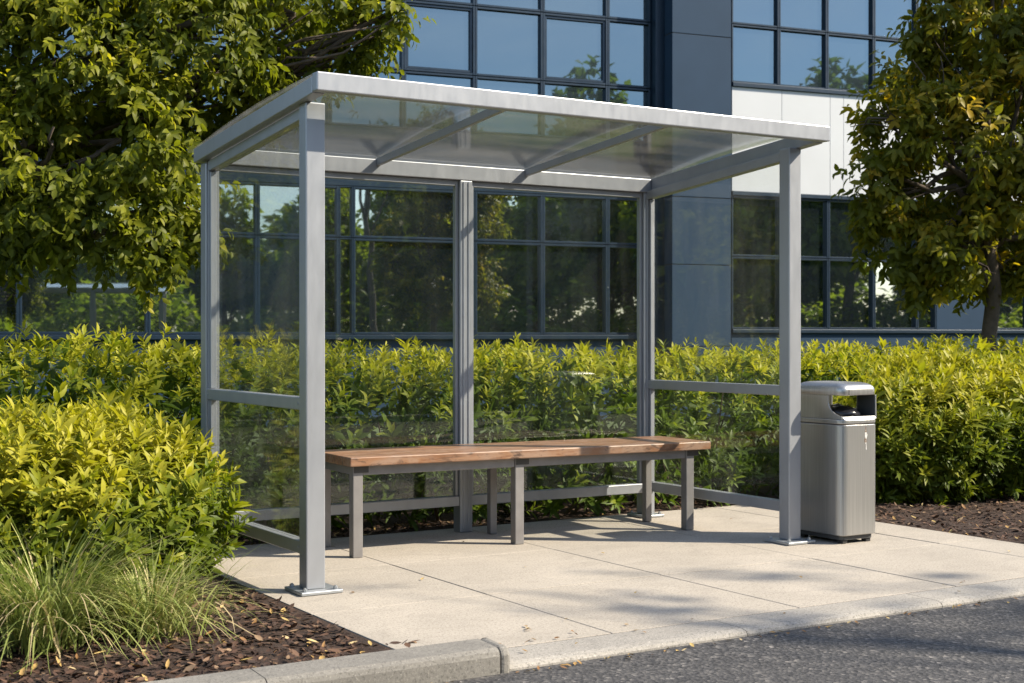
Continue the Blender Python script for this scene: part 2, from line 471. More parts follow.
cam = bpy.data.cameras.new('camera'); cam_o = bpy.data.objects.new('camera', cam); COL.objects.link(cam_o)
cam_o.location = (0, 0, CAMH); cam_o.rotation_euler = (math.pi / 2 - PITCH, 0, 0)
cam.sensor_width = 36; cam.lens = FPX / 1024 * 36; cam.clip_end = 2000; cam.clip_start = 0.05
cam.dof.use_dof = True; cam.dof.focus_distance = 7.4; cam.dof.aperture_fstop = 5.6
scene.camera = cam_o

# ------------------------------------------------------------------ light
SUN_EL = R(37); SUN_DIR = Vector((1.0, -0.10, 0)).normalized()
sd = Vector((SUN_DIR.x * math.cos(SUN_EL), SUN_DIR.y * math.cos(SUN_EL), math.sin(SUN_EL)))
sun = bpy.data.lights.new('sun', 'SUN'); sun.energy = 4.9; sun.angle = R(0.7); sun.color = (1.0, 0.89, 0.71)
so = bpy.data.objects.new('sun', sun); COL.objects.link(so)
so.rotation_euler = sd.to_track_quat('Z', 'Y').to_euler(); so.location = (20, -5, 25)
world = bpy.data.worlds.new('World'); scene.world = world; world.use_nodes = True
wn = world.node_tree; wn.nodes.clear()
sky = wn.nodes.new('ShaderNodeTexSky'); sky.sky_type = 'NISHITA'; sky.sun_disc = False
sky.sun_elevation = SUN_EL; sky.sun_rotation = math.atan2(SUN_DIR.x, SUN_DIR.y)
sky.air_density = 1.0; sky.dust_density = 0.6; sky.ozone_density = 1.5
bg = wn.nodes.new('ShaderNodeBackground'); bg.inputs['Strength'].default_value = 0.12
wo = wn.nodes.new('ShaderNodeOutputWorld')
tcw = wn.nodes.new('ShaderNodeTexCoord')
mpw = wn.nodes.new('ShaderNodeMapping'); mpw.inputs['Scale'].default_value = (1.0, 1.0, 3.2)
wn.links.new(tcw.outputs['Generated'], mpw.inputs['Vector'])
cf = ramp(wn, noise(wn, mpw.outputs['Vector'], 2.6, 7, 0.6, 0.4), [(0.47, (0, 0, 0)), (0.72, (0.55, 0.55, 0.55))])
skc = mixc(wn, cf, sky.outputs[0], (8.0, 8.3, 8.8))
wn.links.new(skc, bg.inputs['Color']); wn.links.new(bg.outputs[0], wo.inputs['Surface'])
vs = scene.view_settings
vs.view_transform = 'Standard'; vs.look = 'None'; vs.gamma = 1.0; vs.use_curve_mapping = False; vs.exposure = 0.98
scene.cycles.use_denoising = True
scene.cycles.max_bounces = 10; scene.cycles.transparent_max_bounces = 16
scene.cycles.caustics_reflective = False; scene.cycles.caustics_refractive = False

# ------------------------------------------------------------------ the ground
def uv_sheet(name, u0, u1, v0, v1, z, mat, kind='structure'):
    V = np.array([W(u0, v0, z), W(u1, v0, z), W(u1, v1, z), W(u0, v1, z)])
    o = nmesh(name, V, np.array([[0, 1, 2, 3]]), mat); tag(o, kind=kind)
    return o
g = nmesh('ground', np.array([(-600, -600, -.12), (600, -600, -.12), (600, 600, -.12), (-600, 600, -.12)], float), np.array([[0, 1, 2, 3]]), M['lawn'])
tag(g, kind='structure')
uv_sheet('road', -80, 80, -9.2, -1.6, -.030, M['asphalt'])
# far kerb of the road, seen mirrored only
kb = MB(); kb.box(-80, 80, -9.35, -9.2, -.11, .06, .012)
o = kb.build('kerb', M['kerb'], loc=(X0, Y0, 0), rotz=TH); tag(o, kind='structure')

SL_U0, SL_U1, SL_V0, SL_V1 = -.17, 4.17, -1.447, 1.60
base = MB(); base.box(SL_U0 + .01, SL_U1 - .01, SL_V0 - .009, SL_V1 - .01, -.11, -.0026)
o = base.build('pavement_bed', M['joint'], loc=(X0, Y0, 0), rotz=TH); tag(o, kind='structure')
pv = MB()
us = [SL_U0, .716, 1.735, 2.75, 3.77, SL_U1]; vsl = [SL_V0, -.45, .56, SL_V1]
for i in range(len(us) - 1):
    for j in range(len(vsl) - 1):
        ga = .0035; gv = .0035
        pv.box(us[i] + ga, us[i + 1] - ga, vsl[j] + gv, vsl[j + 1] - gv, -.05, random.uniform(-.0012, .0012), .0015, 1)
o = pv.build('pavement', M['slab'], loc=(X0, Y0, 0), rotz=TH); tag(o, kind='structure')
# kerb: a raised run with a rounded end, then the dropped run
KE = .085
k1 = MB()
prof = [(-1.690, -.11), (-1.690, .035), (-1.684, .052), (-1.668, .064), (-1.53, .070), (-1.52, .062), (-1.52, -.11)]
edges = [-30, -20, -10, -5.2, -4.1, -3.0, -1.92, -.86, KE - .045]
for a, b in zip(edges, edges[1:]):
    k1.prism(prof, 'x', a + .002, b - .002)
k1.prism(prof, 'x', KE - .041, KE, .012, 2)
o = k1.build('kerb_raised', M['kerb_dark'], loc=(X0, Y0, 0), rotz=TH); tag(o, kind='structure')
k2 = MB()
prof = [(-1.675, -.11), (-1.675, -.022), (-1.666, -.010), (-1.64, -.003), (-1.4595, .0005), (-1.4580, -.002), (-1.4580, -.11)]
edges = [KE + .003, 1.235, 2.395, 3.555, 4.7, 8, 14, 30]
for a, b in zip(edges, edges[1:]):
    k2.prism(prof, 'x', a + .002, b - .002)
o = k2.build('kerb_dropped', M['kerb'], loc=(X0, Y0, 0), rotz=TH); tag(o, kind='structure')

# mulch bed: gently uneven sheet round three sides of the slab
def mulch_h(u, v):
    return -.006 + .016 * np.sin(u * 2.1 + 1) * np.cos(v * 2.7) + .010 * np.sin(u * 7.3 + v * 5.1) + .006 * np.sin(u * 17 - v * 13)
def mulch_patch(name, u0, u1, v0, v1, step):
    nu = max(2, int((u1 - u0) / step)); nv = max(2, int((v1 - v0) / step))
    uu, vv = np.meshgrid(np.linspace(u0, u1, nu), np.linspace(v0, v1, nv))
    z = mulch_h(uu, vv)
    edge = np.minimum.reduce([np.abs(uu - SL_U0) + np.maximum(0, vv - SL_V1) * 9, np.abs(vv - SL_V1) + 9 * np.maximum(0, SL_U0 - uu) + 9 * np.maximum(0, uu - SL_U1), np.abs(uu - SL_U1) + np.maximum(0, vv - SL_V1) * 9])
    z = np.where(edge < .08, -.004 - .000 * (1 - edge / .08), z)
    V = np.stack([X0 + uu * CT - vv * ST, Y0 + uu * ST + vv * CT, z], -1).reshape(-1, 3)
    i = (np.arange(nv - 1)[:, None] * nu + np.arange(nu - 1)[None]).reshape(-1, 1)
    o = nmesh(name, V, i + np.array([[0, 1, nu + 1, nu]]), M['mulch'], smooth=True)
    tag(o, kind='structure')
mulch_patch('mulch_bed', -14, SL_U0 - .001, -1.518, SL_V1, .06)
mulch_patch('mulch_bed', -14, 16, SL_V1 + .001, 4.2, .12)
mulch_patch('mulch_bed', SL_U1 + .001, 16, -1.45, SL_V1, .08)

# bark chips and fallen leaves: uncountable litter
def chips(n, areas, mat, name, Lr, Wr, lift, tilt, label, cat, curl=0.0):
    Ps = []
    tot = sum(a[4] for a in areas)
    for (u0, u1, v0, v1, wgt) in areas:
        k = int(n * wgt / tot)
        Ps.append(np.stack([rng.uniform(u0, u1, k), rng.uniform(v0, v1, k)], 1))
    P = np.concatenate(Ps); k = len(P)
    on_slab = (P[:, 0] > SL_U0) & (P[:, 0] < SL_U1) & (P[:, 1] < SL_V1) & (P[:, 1] > SL_V0)
    on_kerb = (P[:, 1] < SL_V0) & (P[:, 1] > -1.69)
    on_road = P[:, 1] <= -1.69
    z = np.where(on_road, -.028, np.where(on_kerb & (P[:, 0] < KE), .068, np.where(on_slab | on_kerb, .003, mulch_h(P[:, 0], P[:, 1])))) + rng.uniform(0, lift, k)
    Q = np.stack([X0 + P[:, 0] * CT - P[:, 1] * ST, Y0 + P[:, 0] * ST + P[:, 1] * CT, z], 1)
    ph = rng.uniform(0, 6.28, k)
    A = norm(np.stack([np.cos(ph), np.sin(ph), rng.normal(0, tilt, k)], 1))
    U = norm(np.stack([rng.normal(0, tilt, k), rng.normal(0, tilt, k), np.ones(k)], 1))
    U = norm(U - A * (A * U).sum(1, keepdims=True))
    L = rng.uniform(*Lr, k); Wd = rng.uniform(*Wr, k)
    V, F, T = blades(Q, A, U, L, Wd, rng.uniform(0, 1, k) ** 1.3, droop=-curl, fold=curl * 1.5)
    o = nmesh(name, V, F, mat, attr=T)
    tag(o, label, cat, kind='stuff')
chips(15000, [(-3.2, -.2, -1.5, .2, 6), (-.5, 4.2, 1.62, 2.1, 1.5), (4.2, 7.5, -.9, 1.3, 4)], M['chips'], 'bark_chips', (.02, .06), (.005, .014), .012, .25, 'dark brown bark chips covering the planting beds', 'mulch', .1)
chips(420, [(-2.6, -.25, -1.5, .2, 5), (0, 4.2, 1.58, 1.9, 1.2), (4.2, 7.5, -.7, 1.0, 2.6)], M['litter'], 'fallen_leaves', (.025, .060), (.006, .014), .012, .16, 'dry yellow leaves scattered on the bark mulch', 'leaves', .3)
chips(120, [(-.6, 4.0, -1.76, -1.70, 5), (-.1, 4.1, -1.60, -1.4, .8), (-.1, 1.0, -1.45, -1.1, .6), (.2, 4.1, -1.4, 1.5, .7)], M['litter'], 'fallen_leaves', (.012, .035), (.004, .010), .004, .15, 'small dry leaves blown along the kerb and slabs', 'leaves', .25)

# ------------------------------------------------------------------ bus shelter
SW, SD, S = 3.1034, 1.3942, .0874
ZF, ZB, ZMID, ZBOT, UM = 2.2999, 2.1609, .9156, .2368, 1.6111
sh = empty('bus_shelter', (X0, Y0, 0), TH)
tag(sh, 'open fronted grey metal and glass bus shelter standing on the pale slabs', 'bus shelter')
SLOPE = -.0875
def roof_z(v): return 2.30 + SLOPE * v

def add_post(name, u0, u1, v0, v1, z0, z1, channel=False):
    m = MB()
    m.box(u0, u1, v0, v1, z0, z1, .006, 2)
    if channel:      # glazing channels: raised lips along the front and side faces
        for s in (.22, .62):
            w = u1 - u0
            m.box(u0 + w * s, u0 + w * (s + .16), v0 - .006, v0 + .002, z0 + .01, z1 - .01, .002, 1)
    return m.build(name, M['alu'], sh)
def base_plate(uc, vc, post, w=.105):
    m = MB(); m.box(uc - w, uc + w, vc - w, vc + w, .001, .018, .004, 2)
    pl = m.build('base_plate', M['galv'], post)
    for a in (-1, 1):
        for b in (-1, 1):
            bt = MB()
            bt.tube([(uc + a * w * .74, vc + b * w * .74, .0185), (uc + a * w * .74, vc + b * w * .74, .030)], .011, 6)
            bt.tube([(uc + a * w * .74, vc + b * w * .74, .0302), (uc + a * w * .74, vc + b * w * .74, .035)], .006, 8)
            bt.build('bolt', M['galv'], post)
    return pl
p = add_post('post', 0, .097, 0, S, .0185, ZF - .0005); base_plate(S / 2 + .012, S / 2, p)
p = add_post('post', SW - S - .002, SW + .003, 0, S, .0185, ZF - .0005); base_plate(SW - S / 2, S / 2, p)
for uu in (0, UM, SW - S):
    p = add_post('post', uu, uu + (S if uu else .066), SD, SD + S, .0005 if uu != SW - S else .0185, ZB, True)
    if uu == SW - S: base_plate(uu + S / 2, SD + S / 2, p, .09)

# roof frame
m = MB(); m.box(-.034, SW + .034, -.205, -.145, 2.3182, 2.4050, .006, 2); m.build('front_fascia', M['alu'], sh)
def sloped_beam(name, u0, u1, v0, v1, dz0, dz1, mat=M['alu'], bev=.004):
    m = MB()
    zb0, zb1 = roof_z(v0), roof_z(v1)
    m.hexa([(u0, v0, zb0 + dz0), (u1, v0, zb0 + dz0), (u1, v1, zb1 + dz0), (u0, v1, zb1 + dz0),
            (u0, v0, zb0 + dz1), (u1, v0, zb0 + dz1), (u1, v1, zb1 + dz1), (u0, v1, zb1 + dz1)], bev)
    return m.build(name, mat, sh)
FV1 = 1.50
sloped_beam('side_fascia', -.034, .030, -.1445, FV1, .0005, .078)
sloped_beam('side_fascia', SW - .030, SW + .034, -.1445, FV1, .0005, .078)
# side beams between the posts, just under the fascia
sloped_beam('side_beam', .012, .068, S + .001, SD - .001, -.062, -.006)
sloped_beam('side_beam', SW - .068, SW - .012, S + .001, SD - .001, -.062, -.006)
# rear beam with a recessed lip under it
m = MB(); m.box(.0305, SW - .0305, SD - .004, SD + .080, ZB + .0006, 2.252, .005, 2); m.build('rear_beam', M['alu'], sh)
# rafters
for k in (1, 2):
    uc = SW * k / 3 + .02
    sloped_beam('rafter', uc - .0135, uc + .0135, -.1443, SD - .005, .034, .0785)

# rails
def rail(name, u0, u1, v0, v1, zt, h):
    m = MB(); m.box(u0, u1, v0, v1, zt - h, zt, .004, 2); return m.build(name, M['alu'], sh)
for u0 in (.004, SW - .062):
    rail('middle_rail', u0, u0 + .058, S + .001, SD - .001, ZMID, .060)
    rail('bottom_rail', u0, u0 + .058, S + .001, SD - .001, ZBOT, .062)
rail('bottom_rail', .067, UM - .001, SD + .006, SD + .064, ZBOT - .012, .062)
rail('bottom_rail', UM + S + .001, SW - S - .001, SD + .006, SD + .064, ZBOT - .012, .062)

for u_, nrm in ((.004, -1), (SW - .062, -1)):
    for zt, h in ((ZMID, .060), (ZBOT, .062)):
        for v_ in (S + .022, SD - .022):
            q = MB(); q.tube([(u_ + .0005, v_, zt - h / 2), (u_ - .0028, v_, zt - h / 2)], .0055, 8); q.build('screw', M['galv'], sh)
# panes, each with its thin glazing bead
def back_pane(u0, u1):
    vc = SD + .04
    m = MB(); m.box(u0 + .012, u1 - .012, vc - .004, vc + .004, ZBOT - .0135, ZB - .016)
    pn = m.build('glass_panel', M['glass'], sh)
    f = MB()
    f.box(u0 + .001, u0 + .020, vc - .018, vc + .018, ZBOT - .011, ZB - .001, .002, 1)
    f.box(u1 - .020, u1 - .001, vc - .018, vc + .018, ZBOT - .011, ZB - .001, .002, 1)
    f.box(u0 + .0205, u1 - .0205, vc - .018, vc + .018, ZB - .034, ZB - .001, .002, 1)
    f.build('glazing_bead', M['alu'], pn)
back_pane(.066, UM); back_pane(UM + S, SW - S)
def side_pane(uc):
    v0, v1 = S + .012, SD - .012
    m = MB()
    z0, z1 = ZMID + .0005, None
    m.hexa([(uc - .004, v0, z0), (uc + .004, v0, z0), (uc + .004, v1, z0), (uc - .004, v1, z0),
            (uc - .004, v0, roof_z(v0) - .064), (uc + .004, v0, roof_z(v0) - .064), (uc + .004, v1, roof_z(v1) - .064), (uc - .004, v1, roof_z(v1) - .064)])
    pn = m.build('glass_panel', M['glass'], sh)
    f = MB(); f.box(uc - .016, uc + .016, SD - .024, SD - .002, ZMID + .0015, roof_z(SD) - .066, .002, 1)
    f.build('glazing_bead', M['alu'], pn)
    m = MB(); m.box(uc - .004, uc + .004, v0, v1, ZBOT + .0005, ZMID - .0605)
    pn = m.build('glass_panel', M['glass'], sh)
    f = MB(); f.box(uc - .016, uc + .016, SD - .024, SD - .002, ZBOT + .0015, ZMID - .0625, .002, 1)
    f.build('glazing_bead', M['alu'], pn)
side_pane(.036); side_pane(SW - .036)

# bowed roof sheets
def roof_sheet(u0, u1):
    nv, v0, v1, th = 20, -.150, 1.60, .008
    V = []; F = []
    for i in range(nv + 1):
        t = i / nv; v = v0 + (v1 - v0) * t
        t2 = min(1, (v + .150) / 1.53)
        z = roof_z(v) + .0795 + .024 * 4 * t2 * (1 - t2)
        V += [(u0, v, z), (u1, v, z), (u1, v, z + th), (u0, v, z + th)]
    F.append((3, 2, 1, 0)); F.append(tuple(4 * nv + k for k in (0, 1, 2, 3)))
    for i in range(nv):
        a = 4 * i; b = a + 4
        for k in range(4):
            F.append((a + k, a + (k + 1) % 4, b + (k + 1) % 4, b + k))
    me = bpy.data.meshes.new('roof_panel'); me.from_pydata(V, [], F); me.materials.append(M['roof_glass'])
    o = bpy.data.objects.new('roof_panel', me); COL.objects.link(o); o.parent = sh
ru = [-.034, SW / 3 + .02, 2 * SW / 3 + .02, SW + .034]
for a, b in zip(ru, ru[1:]): roof_sheet(a + .0015, b - .0015)

# ------------------------------------------------------------------ bench
BR = math.atan2(.752 - .837, 2.858 - .631)
b0 = W(.631, .837, 0)
bn = empty('bench', b0, TH + BR)
tag(bn, 'long bench with a worn brown timber seat on grey steel legs inside the shelter', 'bench')
BL = 2.229
for k in range(3):     # three boards make the seat
    y0 = -.045 + k * .187
    m = MB(); m.box(-.035, 2.385, y0, y0 + .1845, .5005, .551, .006, 2); m.build('seat_plank', M['wood'], bn)
for x in (0, 1.010, BL):
    for y in (0, .445):
        w_ = .058 if y == 0 else .046
        x_ = x if y == 0 else x + (.078 if 0 < x < 2 else .006)
        m = MB(); m.box(x_, x_ + w_, y, y + w_, .0005, .4995, .004, 2); m.build('leg', M['steel_leg'], bn)
        if y: continue
        m = MB(); m.box(x + .004, x + .090, y - .004, y - .0005, .462, .4995, .001, 1); m.build('bracket', M['bracket'], bn)
for y, xs_ in ((.006, ((.059, 1.009), (1.069, BL - .001))), (.450, ((.053, 1.087), (1.135, BL + .005)))):
    for x0, x1 in xs_:
        m = MB(); m.box(x0, x1, y, y + .04, .448, .4985, .003, 1); m.build('apron_rail', M['steel_leg'], bn)
for x in (.008, 1.018, BL + .008):
    m = MB(); m.box(x, x + .04, .059, .444, .4505, .4975, .003, 1); m.build('cross_rail', M['steel_leg'], bn)

# ------------------------------------------------------------------ litter bin
bi = empty('litter_bin', W(3.240, -.195), TH)
tag(bi, 'brushed steel litter bin with an open hood beside the shelter post', 'litter bin')
BW, BD = .298, .42
def rrect(w, d, r, inset=0.0, n=6):
    pts = []
    for cx, cy, a0 in ((w - r, r, -90), (w - r, d - r, 0), (r, d - r, 90), (r, r, 180)):
        for k in range(n + 1):
            a = R(a0 + 90 * k / n)
            pts.append((cx + (r - inset) * math.cos(a), cy + (r - inset) * math.sin(a)))
    return pts
m = MB(); m.prism(rrect(BW, BD, .050), 'z', .048, .690, .004, 1); bo = m.build('body', M['stainless'], bi)
m = MB(); m.prism(rrect(BW, BD, .050, .022), 'z', .022, .0475); m.build('plinth', M['dark_base'], bi)
for x in (.035, BW - .075):
    for y in (.03, BD - .07):
        m = MB(); m.box(x, x + .04, y, y + .04, 0.0005, .0215, .003, 1); m.build('foot', M['rubber'], bi)
# hood: lower rim, two side walls with a swept opening, rounded cap
hd = MB()
rim = rrect(BW, BD, .050)
hd.prism(rim, 'z', .6945, .722, .006, 2)
hood = hd.build('hood', M['stainless'], bi)
def side_wall(x0, x1, pr):
    q = MB(); q.prism(pr, 'x', x0, x1, .0015, 1)
    return q.build('side_wall', M['stainless'], hood)
ZO = .861
curve = [(.120, ZO - .001), (.119, .815), (.112, .793), (.095, .772), (.065, .754), (.030, .742), (.012, .7395)]
side_wall(.008, .018, [(.010, .7225), (BD - .010, .7225), (BD - .010, ZO - .001)] + curve)
side_wall(BW - .018, BW - .008, [(.010, .7225), (BD - .010, .7225), (BD - .010, ZO - .001), (BD - .05, ZO - .001), (BD - .05, .785), (.165, .775), (.160, ZO - .001), (.012, ZO - .001)])
# front lip leaning out to the rim, and the back lip
lp = MB(); lp.prism([(.001, .7225), (.024, .7225), (.024, .7385), (.014, .7385)], 'x', .0185, BW - .0185, .002, 1); lp.build('lip', M['stainless'], hood)
lp = MB(); lp.box(.0185, BW - .0185, BD - .022, BD - .010, .7225, .770, .002, 1); lp.build('lip', M['stainless'], hood)
cap = MB()
rings = []
for ins, z in [(.006, ZO), (.004, ZO + .004), (.004, .893), (.007, .905), (.014, .915), (.025, .923), (.042, .930), (.068, .935), (.10, .937)]:
    rings.append(([(x + ins, y + ins) for x, y in rrect(BW - 2 * ins, BD - 2 * ins, max(.030, .050 - ins * .3))], z))
bmv = [[cap.bm.verts.new((x, y, z)) for x, y in ring] for ring, z in rings]
for a_, b_ in zip(bmv, bmv[1:]):
    for k in range(len(a_)):
        cap.bm.faces.new((a_[k], a_[(k + 1) % len(a_)], b_[(k + 1) % len(b_)], b_[k]))
cap.bm.faces.new(bmv[0][::-1]); cap.bm.faces.new(bmv[-1])
cap.build('cap', M['stainless'], hood, smooth=True)
q = MB(); q.box(.058, .0615, .0020, .008, ZO + .003, .893); q.build('seam', M['dark_base'], hood)
for y0, y1, x0, x1 in ((.004, .164, BW - .0215, BW - .0185),):
    q = MB(); q.box(x0, x1, y0 + .012, y1 - .012, .7395, ZO - .001); q.build('wall_shade', M['dark_base'], hood)  # dark sheet standing in for shade on the right wall's inner face
# black bag bulging inside the opening
bag = bmesh.new(); bmesh.ops.create_icosphere(bag, subdivisions=3, radius=1.0)
for v in bag.verts:
    c = v.co.copy()
    v.co = Vector((BW / 2 + c.x * .118, BD / 2 + c.y * .175, .745 + c.z * .050 + .012 * math.sin(c.x * 7 + c.y * 4) * math.cos(c.y * 6)))
me = bpy.data.meshes.new('bin_bag'); bag.to_mesh(me); bag.free(); me.materials.append(M['liner'])
me.polygons.foreach_set('use_smooth', [True] * len(me.polygons))
o = bpy.data.objects.new('bin_bag', me); COL.objects.link(o); o.parent = bi
# small mark on the front face: brown triangle, white tag, brown square, white tail
fy = -.0006
def decal(name, pts, mat, y=fy):
    q = MB(); q.prism(pts, 'y', y, .0005); q.build(name, mat, bo)
cx = .190
def px(dx, z): return (cx + dx * .0058, z)
decal('marking', [px(-1.2, .646), px(1.4, .646), px(.0, .681)], M['brown_mark'])
decal('marking', [px(-.35, .650), px(.45, .650), px(.02, .664)], M['white_mark'], fy - .0006)
decal('marking', [px(-1.3, .634), px(1.5, .634), px(1.2, .643), px(-1.0, .643)], M['white_mark'])
decal('marking', [px(-1.0, .618), px(.7, .602), px(2.6, .632), px(-1.0, .632)], M['white_mark'])
decal('marking', [px(-1.6, .585), px(1.2, .585), px(1.2, .604), px(-1.6, .609)], M['brown_mark'])
decal('marking', [px(-.3, .588), px(.1, .588), px(.3, .600), px(-.1, .600)], M['white_mark'], fy - .0006)
decal('marking', [px(-.8, .578), px(1.0, .578), px(.9, .584), px(-.7, .584)], M['white_mark'])
decal('marking', [px(.1, .545), px(1.2, .541), px(.9, .576), px(.3, .576)], M['white_mark'])

# ------------------------------------------------------------------ office building
PHI = R(22)
bd = empty('office_building', (2.527, 22.0, 0), PHI)
tag(bd, 'modern office block with blue tinted glazing, slate blue pier and white panels', 'office building')
def wbox(name, a0, a1, y0, y1, z0, z1, mat, bev=0.0, parent=bd):
    m = MB(); m.box(a0, a1, y0, y1, z0, z1, bev); return m.build(name, mat, parent)
# core behind everything
wbox('core_wall', -18, 1.0, .62, 10, -.1, 10.4, M['frame_blue'])
wbox('core_wall', 1.001, 17, .52, 10, -.1, 10.4, M['frame_blue'])
wbox('roof', -18.1, 17.1, .30, 10.1, 10.401, 10.65, M['roofing'])
# pier with reveal joints between its panels
zs = [-.1, 1.05, 2.35, 3.42, 6.005, 8.3, 10.398]
for z0, z1 in zip(zs, zs[1:]):
    wbox('pier_panel', -.001 + .003, 1.070, 0, .5195, z0 + .006, z1 - .006, M['pier'], .004)
wbox('pier_core', .012, 1.061, .012, .5190, -.1, 10.39, M['joint'])
win_count = 0
def window(a0, a1, z0, z1, y, fw=.034, sash=False):
    """one glazed cell: frame ring plus its pane"""
    global win_count
    g_ = .002
    a0 += g_; a1 -= g_; z0 += g_; z1 -= g_
    f = MB()
    f.box(a0, a0 + fw, y - .05, y + .06, z0, z1, .004, 1); f.box(a1 - fw, a1, y - .05, y + .06, z0, z1, .004, 1)
    f.box(a0 + fw + .0005, a1 - fw - .0005, y - .045, y + .06, z0, z0 + fw, .004, 1); f.box(a0 + fw + .0005, a1 - fw - .0005, y - .045, y + .06, z1 - fw, z1, .004, 1)
    if sash:
        w2 = .035; b0, b1, c0, c1 = a0 + fw + .004, a1 - fw - .004, z0 + fw + .004, z1 - fw - .004
        f.box(b0, b0 + w2, y - .030, y + .05, c0, c1, .003, 1); f.box(b1 - w2, b1, y - .030, y + .05, c0, c1, .003, 1)
        f.box(b0 + w2, b1 - w2, y - .028, y + .05, c0, c0 + w2, .003, 1); f.box(b0 + w2, b1 - w2, y - .028, y + .05, c1 - w2, c1, .003, 1)
    fo = f.build('window', M['frame_blue'], bd)
    q = MB(); q.box(-(a1 - a0) / 2 + .02, (a1 - a0) / 2 - .02, -.006, .006, -(z1 - z0) / 2 + .02, (z1 - z0) / 2 - .02)
    po = q.build('pane', M['win'] if z0 > 3.6 else M['win_low'], fo, loc=((a0 + a1) / 2, y + .02, (z0 + z1) / 2))
    po.rotation_euler = (R(random.uniform(-.12, .12)), 0, R(random.uniform(-.15, .15)))
    win_count += 1
YL, YR = .45, .33
# left curtain wall
wbox('jamb', -.16, -.002, .25, .6195, -.1, 10.39, M['frame_blue'], .005)
up = [-.165 - 1.127 * k for k in range(0, 16)]
up = [-.165, -.93, -2.046, -3.165, -4.297, -5.43] + [-5.43 - 1.14 * k for k in range(1, 11)]
for i in range(len(up) - 1):
    a1, a0 = up[i], up[i + 1]
    window(a0, a1, 6.235, 7.75, YL)
    window(a0, a1, 5.175, 6.23, YL, sash=(i % 2 == 1))
    window(a0, a1, 4.30, 5.17, YL)
wbox('spandrel_panel', -17, -.165, YL - .04, .6195, 3.42, 4.297, M['frame_blue'], .004)
wbox('spandrel_panel', -17, -.165, YL - .04, .6195, 7.753, 10.39, M['pier'], .004)
lo = [-.165, -.93, -2.046, -3.17, -5.08, -5.293, -6.49, -8.02, -9.71, -11.3, -12.9, -14.5, -16.1]
for i in range(len(lo) - 1):
    a1, a0 = lo[i], lo[i + 1]
    window(a0, a1, 2.66, 3.415, YL, .035 if a1 - a0 > .3 else .02)
    window(a0, a1, 1.235, 2.655, YL, .035 if a1 - a0 > .3 else .02)
wbox('window_sill', -17, -.165, YL - .13, .6195, 1.165, 1.232, M['frame_blue'], .006)
wbox('plinth_wall', -17, -.165, YL - .05, .6195, -.1, 1.163, M['pier'], .004)
# right wing
ru_ = [1.25, 2.155, 3.10, 4.05, 4.95, 5.88, 6.82, 7.76, 8.70, 9.64, 10.6, 11.5, 12.4, 13.3, 14.2]
for i in range(len(ru_) - 1):
    window(ru_[i], ru_[i + 1], 5.355, 6.31, YR, .03)
    window(ru_[i], ru_[i + 1], 6.315, 7.30, YR, .03)
wbox('window_sill', 1.248, 16, YR - .10, .5195, 5.285, 5.352, M['frame_blue'], .005)
pan = [1.248, 2.20, 3.15, 3.42, 4.6, 5.9, 7.2, 8.5, 9.8, 11.1, 12.4, 13.7, 16]
for a0, a1 in zip(pan, pan[1:]):
    wbox('white_panel', a0 + .003, a1 - .003, YR - .06, YR + .10, 3.585, 5.282, M['white_panel'], .003)
wbox('panel_backing', 1.25, 16, YR - .045, .5195, 3.59, 5.28, M['panel_gap'])
wbox('parapet', 1.248, 16, YR - .06, .5195, 7.303, 10.39, M['white_panel'], .003)
wbox('window_head', 1.248, 16, YR - .09, .5195, 3.515, 3.583, M['frame_blue'], .005)
rl = [1.25, 2.19, 3.13, 4.055, 4.955, 5.36]
for i in range(len(rl) - 1):
    window(rl[i], rl[i + 1], 2.52, 3.512, YR, .03)
    window(rl[i], rl[i + 1], 1.33, 2.515, YR, .03)
wbox('wall_panel', 5.363, 6.42, YR - .05, .5195, 1.33, 3.512, M['pier'], .004)
r2 = [6.423, 7.4, 8.4, 9.4, 10.4, 11.4, 12.4, 13.4, 14.4]
for i in range(len(r2) - 1):
    window(r2[i], r2[i + 1], 1.33, 3.512, YR, .03)
wbox('window_sill', 1.248, 16, YR - .10, .5195, 1.265, 1.327, M['frame_blue'], .006)
wbox('plinth_wall', 1.248, 5.85, YR - .05, .5195, -.1, 1.262, M['pier'], .004)
wbox('plinth_wall', 5.853, 16, YR - .05, .5195, -.1, 1.262, M['pier'], .004)

# ------------------------------------------------------------------ shrubs and hedge
def uvlump(u, v, z, ru, rv, rz):
    return (u, v, z, ru, rv, rz)
def to_world(P):
    return np.stack([X0 + P[:, 0] * CT - P[:, 1] * ST, Y0 + P[:, 0] * ST + P[:, 1] * CT, P[:, 2]], 1)
def rot_world(D):
    return np.stack([D[:, 0] * CT - D[:, 1] * ST, D[:, 0] * ST + D[:, 1] * CT, D[:, 2]], 1)

